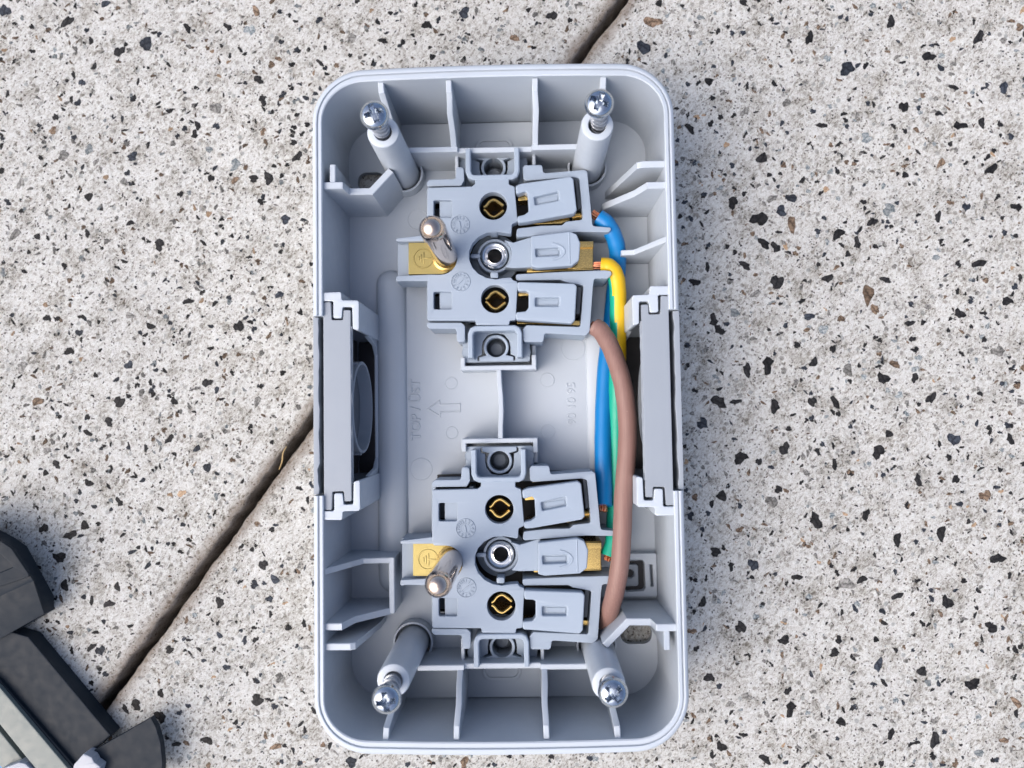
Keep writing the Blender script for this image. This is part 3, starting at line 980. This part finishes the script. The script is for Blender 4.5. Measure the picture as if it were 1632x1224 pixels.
# mounting ends: U walls, flange, boss --------------------------------
for sy in (1, -1):
    y_in, y_out = sy * 15.05, sy * 21.3
    U = [(-4.95, y_out, 14.2), (-4.95, sy * 16.6, 14.2), (-4.6, sy * 15.75, 14.2), (-3.9, sy * 15.4, 14.2), (3.9, sy * 15.4, 14.2), (4.6, sy * 15.75, 14.2), (4.95, sy * 16.6, 14.2), (4.95, y_out, 14.2)]
    part('mounting_tab', [wall(U, 1.05, 7.2, .22)], M['lever'])
    boss_y = sy * 18.85
    outline = fillet([(-7.0, sy * 14.6), (7.0, sy * 14.6), (7.0, sy * 21.9), (-7.0, sy * 21.9)], .5)
    cutx = circle(0, boss_y, 2.95, 30) if False else None
    lo, hi = (sy * 15.6, sy * 21.6)
    gap = fillet([(-3.9, sy * 21.6), (-3.9, sy * 20.7), (-2.95, sy * 20.3), (-2.95, sy * 18.85), (-2.7, sy * 17.5), (-1.7, sy * 16.2), (0, sy * 15.9), (1.7, sy * 16.2), (2.7, sy * 17.5), (2.95, sy * 18.85), (2.95, sy * 20.3), (3.9, sy * 20.7), (3.9, sy * 21.6)], .3)
    part('mounting_flange', [prism(outline, 7.4, 9.0, holes=[gap], bev=.12)], M['module'])
    ring = circle(0, boss_y, 2.62, 36)
    bossp = [(-3.55, sy * 21.75), (-3.55, sy * 20.85), (-2.4, sy * 20.55)]
    a0 = 140 if sy > 0 else -140
    arc = circle(0, boss_y, 2.6, 26, 142 * sy, 398 * sy)
    bossp = bossp + arc + [(2.4, sy * 20.55), (3.55, sy * 20.85), (3.55, sy * 21.75)]
    part('mounting_boss', [prism(bossp, 7.0, 9.5, holes=[circle(0, boss_y, 2.02, 36)], bev=.15)], M['lever'])
    part('boss_cup', [lathe([(2.3, 7.2), (2.3, 2.5), (0.01, 2.5)], 32, 0, boss_y, cap=False), lathe([(1.75, 2.1), (1.75, 4.2), (1.2, 4.9), (.01, 5.1)], 28, -.1 , boss_y, cap=False)], M['insert'])
    for sx in (1, -1):
        part('flange_mark', [lathe([(1.25, 8.95), (1.22, 9.06), (1.1, 9.06), (1.05, 9.0)], 28, sx * 5.9, sy * 19.9, cap=False)], M['module'])

# clamp levers --------------------------------------------------------
ZL = 14.9
def lever(outline, pit, ridges=None):
    o = fillet([m(u, v_, ZL) for u, v_ in outline], .5, 4)
    p = fillet([m(u, v_, ZL) for u, v_ in pit], .25, 3)
    lv = part('clamp_lever', [prism(o, 12.3, ZL, pits=[(p, 1.0)], bev=.28, steps=3)], M['lever'])
    c = [sum(q[k] for q in p) / len(p) for k in (0, 1)]
    inner = [(c[0] + (q[0] - c[0]) * .8 + .25, c[1] + (q[1] - c[1]) * .55) for q in p]
    part('grip', [prism(inner, ZL - 1.1, ZL - .86, bev=.1)], M['lever'], lv)
    return lv
L1 = lever(((839, 291), (909, 281), (914, 285), (919.5, 335), (915, 340), (838, 354), (825, 355), (824, 344.5), (835.5, 342), (842.5, 337), (841, 311), (838, 304.5), (822.5, 310), (821.5, 296), (831, 292)),
           ((851, 314), (890, 305), (891, 319), (853, 327)))
L2 = lever(((846, 376), (908, 368.5), (919, 373), (925, 387), (923, 414.5), (912, 423), (857, 427), (846, 424.5)), ((853, 396), (892, 394), (892, 407), (854, 409)))
neck_arc = [(3.55 * math.cos(R(a)), 3.55 * math.sin(R(a))) for a in range(-52, 53, 13)]
part('lever_neck', [prism(neck_arc + [m(818, 386, 12.8), m(850, 376, 12.8), m(850, 426, 12.8), m(818, 427, 12.8)], 9.0, 12.6, bev=.2)], M['lever'], L2)
L3 = lever(((824, 449), (915, 451.6), (919.5, 456), (916.5, 510), (911.5, 515.5), (822, 509.5), (822, 497.5), (838, 496), (842.5, 490), (842.5, 466), (839, 464), (825, 463.5)), ((853, 474), (892, 474), (891, 488), (853, 488)))
# thumb rim on the middle lever
mr = [m(870 + 30 * math.cos(R(a)), 401 + 14 * math.sin(R(a)), ZL) for a in range(-70, 71, 20)]
part('thumb_rim', [wall([(x, y, ZL + .14) for x, y in mr], .45, ZL - .2, .1), wall([(*m(907, 371, ZL), ZL + .1), (*m(908, 421, ZL), ZL + .1)], .3, ZL - .2, .08)], M['lever'], L2)
# dark lever bodies inside the housing
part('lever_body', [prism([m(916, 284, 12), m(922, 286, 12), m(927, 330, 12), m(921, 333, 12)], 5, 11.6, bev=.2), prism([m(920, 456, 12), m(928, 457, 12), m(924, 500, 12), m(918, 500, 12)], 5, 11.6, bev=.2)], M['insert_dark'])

# brass ---------------------------------------------------------------
def bar(name, pts, z0, z1, mat='brass', bev=.12):
    return part(name, [prism([m(u, v_, z1) for u, v_ in pts], z0, z1, bev=bev)], M[mat])
bar('hinge_pin', ((826, 311), (842, 310), (842, 319), (826, 320)), 8.5, 12.0)
bar('hinge_pin', ((826, 463), (843, 462), (843, 471), (826, 472)), 8.5, 12.0)
bar('terminal_bar', ((828, 352), (906, 337), (908, 351), (894, 356), (828, 358)), 6.5, 11.2)
bar('terminal_bar', ((824, 509), (930, 511), (930, 519), (838, 516.5), (824, 516)), 6.5, 9.6)
bar('terminal_bar', ((840, 428), (946, 421), (946, 430), (896, 432), (840, 434)), 6.5, 11.0)
part('terminal_box', [prism([m(905, 384, 12), m(946, 383, 12), m(946, 427, 12), m(905, 427, 12)], 4.5, 11.2, bev=.2), prism([m(905, 385, 12), m(946, 384, 12), m(946, 394, 12), m(905, 395, 12)], 10.5, 12.0, bev=.15)], M['brass'])
sp = m(919, 344, 11.5)
part('clamp_screw', [tube([Vector((sp[0] - .9 + i * .1, sp[1] + .012 * i, 10.4)) for i in range(22)], .8, 14, [.82 + (.1 if i % 4 < 2 else -.05) for i in range(22)])], M['brass'])
part('terminal_bar', [prism([m(836, 289, 11), m(905, 279, 11), m(912, 281, 11), m(912, 287, 11), m(838, 296, 11)], 6.5, 10.6, bev=.1)], M['brass'])
# spring contacts behind the two pin holes
for x, y in HC:
    mb = MB()
    for s in (1, -1):
        P = [(x - 2.0, y + s * .28), (x - 1.55, y + s * .55), (x - .9, y + s * 1.35), (x - .2, y + s * 1.72), (x + .35, y + s * 1.68), (x + 1.2, y + s * 1.1), (x + 2.0, y + s * .45)]
        sm = smooth_path([(a, b, 11.2) for a, b in P], 4)
        mb.add(wall([(q.x, q.y, 12.4) for q in sm], .58, 4.8, .2))
    mb.build('spring_contact', M['brass'], mod)
# earth tube with collar in the round well
part('earth_tube', [lathe([(2.8, 4.7), (2.8, 10.5), (2.68, 10.85), (2.4, 11.0), (2.15, 10.85), (2.0, 10.3), (1.8, 10.1), (1.66, 10.3), (1.5, 10.35), (1.34, 10.1), (1.3, 5.0)], 48, 0, 0, cap=False)], M['zinc_bright'])
part('tube_collar', [lathe([(5.1, 4.6), (5.1, 7.4), (3.8, 7.6), (3.65, 10.2), (3.5, 10.4), (3.05, 10.4), (2.9, 10.0), (2.85, 4.6)], 40, 0, 0, cap=False),
                     prism(fillet(rect(-5.0, -.45, -2.9, .45), .4), 8.2, 10.9, bev=.2), prism(fillet(rect(-.8, 4.0, .8, 5.2), .3), 9, 13.6, bev=.2), prism(fillet(rect(-.8, -5.2, .8, -4.0), .3), 9, 13.6, bev=.2)], M['module'])
# earth plate with its embossed symbol, and the earth pin
ZE = 12.2
pl = [m(651, 386.5, ZE), m(706, 386.5, ZE)] + [m(706 + 19 * math.cos(R(a)), 411 + 24.5 * math.sin(R(a)), ZE) for a in range(-75, 76, 15)] + [m(706, 437, ZE), m(651, 437, ZE)]
ep = part('earth_plate', [prism(pl, 10.6, ZE, bev=.12)], M['brass_plate'])
ex, ey = m(674.5, 411.5, ZE)
mb = MB()
mb.add(lathe([(2.12, ZE - .05), (2.05, ZE + .12), (1.88, ZE + .12), (1.8, ZE - .05)], 40, ex, ey, cap=False))
for (x0, y0, x1, y1) in ((.0, -.13, 1.5, .13), (-.12, -1.2, .12, 1.2), (-.62, -.8, -.4, .8), (-1.08, -.42, -.88, .42)):
    mb.add(prism(rect(ex + x0 + .1, ey + y0, ex + x1 + .1, ey + y1), ZE - .05, ZE + .12, bev=.05))
mb.build('earth_symbol', M['brass_plate'], ep)
pin = [(2.35, 9.0), (2.35, 35.4)] + [(2.35 * math.cos(R(a)) ** .9 if a < 90 else .01, 35.4 + 2.7 * math.sin(R(a))) for a in range(10, 91, 10)]
part('earth_pin', [lathe(pin, 40, -9.75, -.5, cap=False)], M['nickel'], smooth=50)
part('pin_foot', [lathe([(2.9, 10.0), (2.9, 12.9), (2.4, 13.2)], 36, -9.75, -.5, cap=False)], M['brass'])

mod2 = copy_tree(mod)
mod2.location = (-.1 * MM, -30.55 * MM, 0)
mod2['label'] = 'lower blue-grey socket module with three lever clamps, nearest the bottom screws'

# ================================================================== screws
def screw_mesh():
    mb = MB()
    # head with a cross recess
    n, rings = 96, 30
    v, f = [], []
    RH, HH = 2.55, 1.5
    def recess(x, y):
        a = abs(x); b = abs(y)
        arm = 1.6
        w = .42
        d = 0
        if (a < arm and b < w) or (b < arm and a < w):
            r_ = max(a, b)
            d = 1.7 * (1 - max(0, (r_ - .7) / (arm - .7)) * .6)
        s = abs(a - b) < .2 and a + b < 1.25
        if s: d = max(d, .42)
        return d
    for k in range(rings + 1):
        r = RH * math.sin(R(90) * k / rings) if k < rings else RH
        zt = HH * max(0, 1 - (r / RH) ** 2.6) ** .55
        for i in range(n):
            a = 2 * math.pi * i / n
            x, y = r * math.cos(a), r * math.sin(a)
            v.append((x, y, zt - recess(x, y)))
    for k in range(rings):
        for i in range(n):
            j = (i + 1) % n
            f.append((k * n + i, k * n + j, (k + 1) * n + j, (k + 1) * n + i))
    mb.add((v, f))
    mb.add(lathe([(RH, 0), (RH - .05, -.35), (RH - .3, -.5), (1.2, -.55)], n, cap=False))
    head = mb
    th = MB()
    v, f = [], []
    n = 24; pitch = 1.9; nz = 320; L_ = 16.0
    for k in range(nz + 1):
        z = -.4 - L_ * k / nz
        for i in range(n):
            a = 2 * math.pi * i / n
            ph = ((-z) / pitch - i / n) % 1.0
            t = min(1, max(0, min(ph, .60 - ph) / .05))
            r = .82 + .78 * t
            v.append((r * math.cos(a), r * math.sin(a), z))
    for k in range(nz):
        for i in range(n):
            j = (i + 1) % n
            f.append((k * n + i, k * n + j, (k + 1) * n + j, (k + 1) * n + i))
    th.add((v, f))
    return head, th
hd, th = screw_mesh()
head_me = make_mesh('screw_head', hd.v, hd.f, M['zinc'], smooth=28)
thread_me = make_mesh('screw_thread', th.v, th.f, M['zinc_thread'], smooth=0)
SCREWS = [((-20.0, 50.1, 36.6), (3, 1, 20), 'zinc cross-head screw standing in the top left post of the box'),
          ((19.1, 51.1, 36.9), (-4, -4, 65), 'zinc cross-head screw standing in the top right post of the box'),
          ((-18.85, -50.2, 35.7), (4, 1, 8), 'zinc cross-head screw in the bottom left post of the box'),
          ((19.5, -49.7, 34.9), (-5, 1, 40), 'zinc cross-head screw in the bottom right post, driven deepest')]
for loc, rot, lab in SCREWS:
    s = thing('screw', loc, lab, 'screw', 'screws standing in the corner posts', rot=tuple(R(a) for a in rot))
    link('head', head_me, s)
    link('thread', thread_me, s)

# ================================================================== wires
def px_path(pts): return [(*at(u, v_, z), z) for u, v_, z in pts]
def wire(name, pts, r, mats, label, ends=(), stripe=None, per=9):
    t = thing(name, px_path(pts)[0], label, 'wire')
    o = Vector(px_path(pts)[0])
    path = [p - o for p in smooth_path(px_path(pts), per)]
    n = 20
    rr = [r * (1 + .012 * math.sin(i * .9)) for i in range(len(path))]
    v, f = tube(path, r, n, rr)
    mb = MB()
    idx = []
    for q in range(len(f)):
        k = q % n
        if stripe and q < (len(path) - 1) * n:
            idx.append(1 if stripe(k / n, (q // n) / len(path)) else 0)
        else:
            idx.append(0)
    mb.v, mb.f, mb.m = v, f, idx
    mb.build('insulation', mats, t, smooth=40)
    rnd = random.Random(len(pts))
    for which, length in ends:
        tip, nxt = (path[0], path[1]) if which == 0 else (path[-1], path[-2])
        d = (tip - nxt).normalized()
        side = d.cross(Vector((0, 0, 1))).normalized(); upv = side.cross(d)
        mb = MB()
        for k in range(9):
            a = k * 2.4; q = r * .42 * math.sqrt(k / 8)
            off = side * q * math.cos(a) + upv * q * math.sin(a)
            P = [tip - d * .3 + off, tip + d * length * .5 + off * 1.05 + side * rnd.uniform(-.1, .1), tip + d * length + off * .9 + side * rnd.uniform(-.15, .15)]
            mb.add(tube(smooth_path(P, 3), .24, 6))
        mb.build('copper_strands', M['copper'], t)
    return t
wire('blue_wire', [(953, 347, 11), (966, 356, 11), (978, 376, 10), (984, 400, 8.5), (984, 430, 6.8), (979, 470, 5.6), (974, 520, 5.2), (966, 580, 5.6), (962, 650, 6.4), (961, 720, 7.4), (962, 770, 8), (962, 806, 9.4)], 1.78, [M['wire_blue']],
     'blue wire looping down between the two socket modules', ends=((0, 1.6), (1, 1.2)))
wire('earth_wire', [(958, 424, 11), (970, 425, 11.2), (980, 437, 11.0), (984.5, 460, 10.6), (985, 500, 10), (985, 540, 9), (984, 590, 8.0), (983, 640, 7.2), (983, 700, 6.8), (982, 760, 6.6), (980, 820, 7.6), (978, 860, 9.2), (970, 886, 9.6)], 1.72, [M['wire_yellow'], M['wire_green']],
     'yellow and green striped earth wire running under the brown wire', ends=((0, 1.5), (1, 1.0)), stripe=lambda a, t: ((a - (.60 - .2 * max(0, min(1, (t - .2) / .3)) - .2 - .1 * (t > .45))) % 1.0) < .40 + .25 * (t > .45))
wire('brown_wire', [(948, 521, 12), (957, 527, 12.6), (972, 551, 14.2), (985, 585, 15.6), (995, 625, 16.4), (1000, 675, 16.8), (999, 725, 17), (994, 785, 17), (992, 840, 17), (989, 890, 16.6), (982, 935, 15), (973, 970, 12.2), (965, 994, 8.6)], 1.84, [M['wire_brown']],
     'thick brown wire arching over the other wires on the right', ends=((0, .9),))

# ================================================================== dark cover lying beside the box (only its corner is in view)
cov = thing('dark_cover', (*at(20, 1100, 0), 0), 'dark slate plastic cover frame at the lower left corner of the picture', 'cover')
cxo, cyo = at(20, 1100, 0)
def C(u, v_, z):
    x, y = at(u, v_, z); return (x - cxo, y - cyo)
def cpart(name, polys, mat):
    mb = MB()
    for p in polys: mb.add(p)
    return mb.build(name, mat, cov)
ZT = 9.0
def frustum(top, zt, bot, zb, zbase):
    n = len(top)
    v = [(x, y, zt) for x, y in top] + [(x, y, zb) for x, y in bot] + [(x, y, zbase) for x, y in bot]
    f = [tuple(range(n)), tuple(range(3 * n - 1, 2 * n - 1, -1))]
    for k in (0, n):
        for a in range(n):
            b = (a + 1) % n
            f.append((k + a, k + b, k + n + b, k + n + a))
    return v, f
tp = [C(u, w, ZT) for u, w in ((-60, 830), (0, 862), (18, 874), (45, 914), (46, 919), (0, 935), (-60, 955))]
b1 = [C(u, w, 7.6) for u, w in ((-60, 828), (2, 861), (21, 873), (52, 920), (53, 926), (0, 950), (-60, 972))]
b2 = [C(u, w, 5.0) for u, w in ((-60, 826), (6, 861), (26, 875), (70, 956), (70, 978), (0, 1018), (-60, 1042))]
lidp = fillet([C(-60, 850, ZT), C(0, 882, ZT), C(22, 904, ZT), C(0, 913, ZT), C(-60, 934, ZT)], .3)
cpart('end_block', [prism(fillet(tp, .3), ZT - .6, ZT, pits=[(lidp, .3)], bev=.15), frustum(tp, ZT - .4, b1, 7.6, 7.0), frustum(b1, 7.6, b2, 5.0, 1.5)], M['cover'])
cpart('side_wall', [prism([C(-60, 985, 4.2), C(45, 1015, 4.2), C(176, 1172, 4.2), C(142, 1203, 4.2), C(110, 1228, 4.2), C(-60, 1060, 4.2)], .2, 4.2, bev=.3),
                    prism([C(-60, 1050, 5), C(0, 1084, 5), C(125, 1228, 5), C(108, 1240, 5), C(-60, 1066, 5)], 2, 5, bev=.3)], M['cover'])
cpart('inner_rail', [prism(fillet([C(-60, 1040, 6), C(0, 1096, 6), C(118, 1236, 6), C(100, 1290, 6), C(58, 1228, 6), C(0, 1156, 6), C(-60, 1090, 6)], .4), 3, 6, bev=.3)], M['rail'])
cpart('inner_ledge', [prism([C(-60, 1110, 4.5), C(0, 1166, 4.5), C(60, 1240, 4.5), C(40, 1270, 4.5), C(-60, 1150, 4.5)], 2, 4.5, bev=.3)], M['rail'])
cpart('inner_floor', [prism([C(-80, 1120, 2.5), C(60, 1270, 2.5), C(20, 1330, 2.5), C(-80, 1300, 2.5)], 1, 2.5, bev=.2)], M['wire_blue'])
fl = [C(146, 1198, 5.2), C(240, 1144, 5.2), C(249, 1160, 5.2), C(256, 1185, 5.2), C(259, 1215, 5.2), C(258, 1250, 5.2), C(165, 1250, 5.2)]
cpart('end_flap', [prism(fl, 3.6, 5.2, bev=.2)], M['cover'])
cpart('clip', [prism(fillet([C(117, 1219, 7.5), C(133, 1201, 7.5), C(146, 1207, 7.5), C(150, 1215, 7.5), C(160, 1222, 7.5), C(150, 1255, 7.5), C(112, 1240, 7.5)], .4), 4, 7.5, bev=.3)], M['clip'])
cpart('pale_tab', [prism(fillet([C(0, 1226, 6.5), C(30, 1215, 6.5), C(40, 1217, 6.5), C(60, 1236, 6.5), C(40, 1262, 6.5), C(0, 1252, 6.5)], .5), 3, 6.5, bev=.3)], M['clip'])
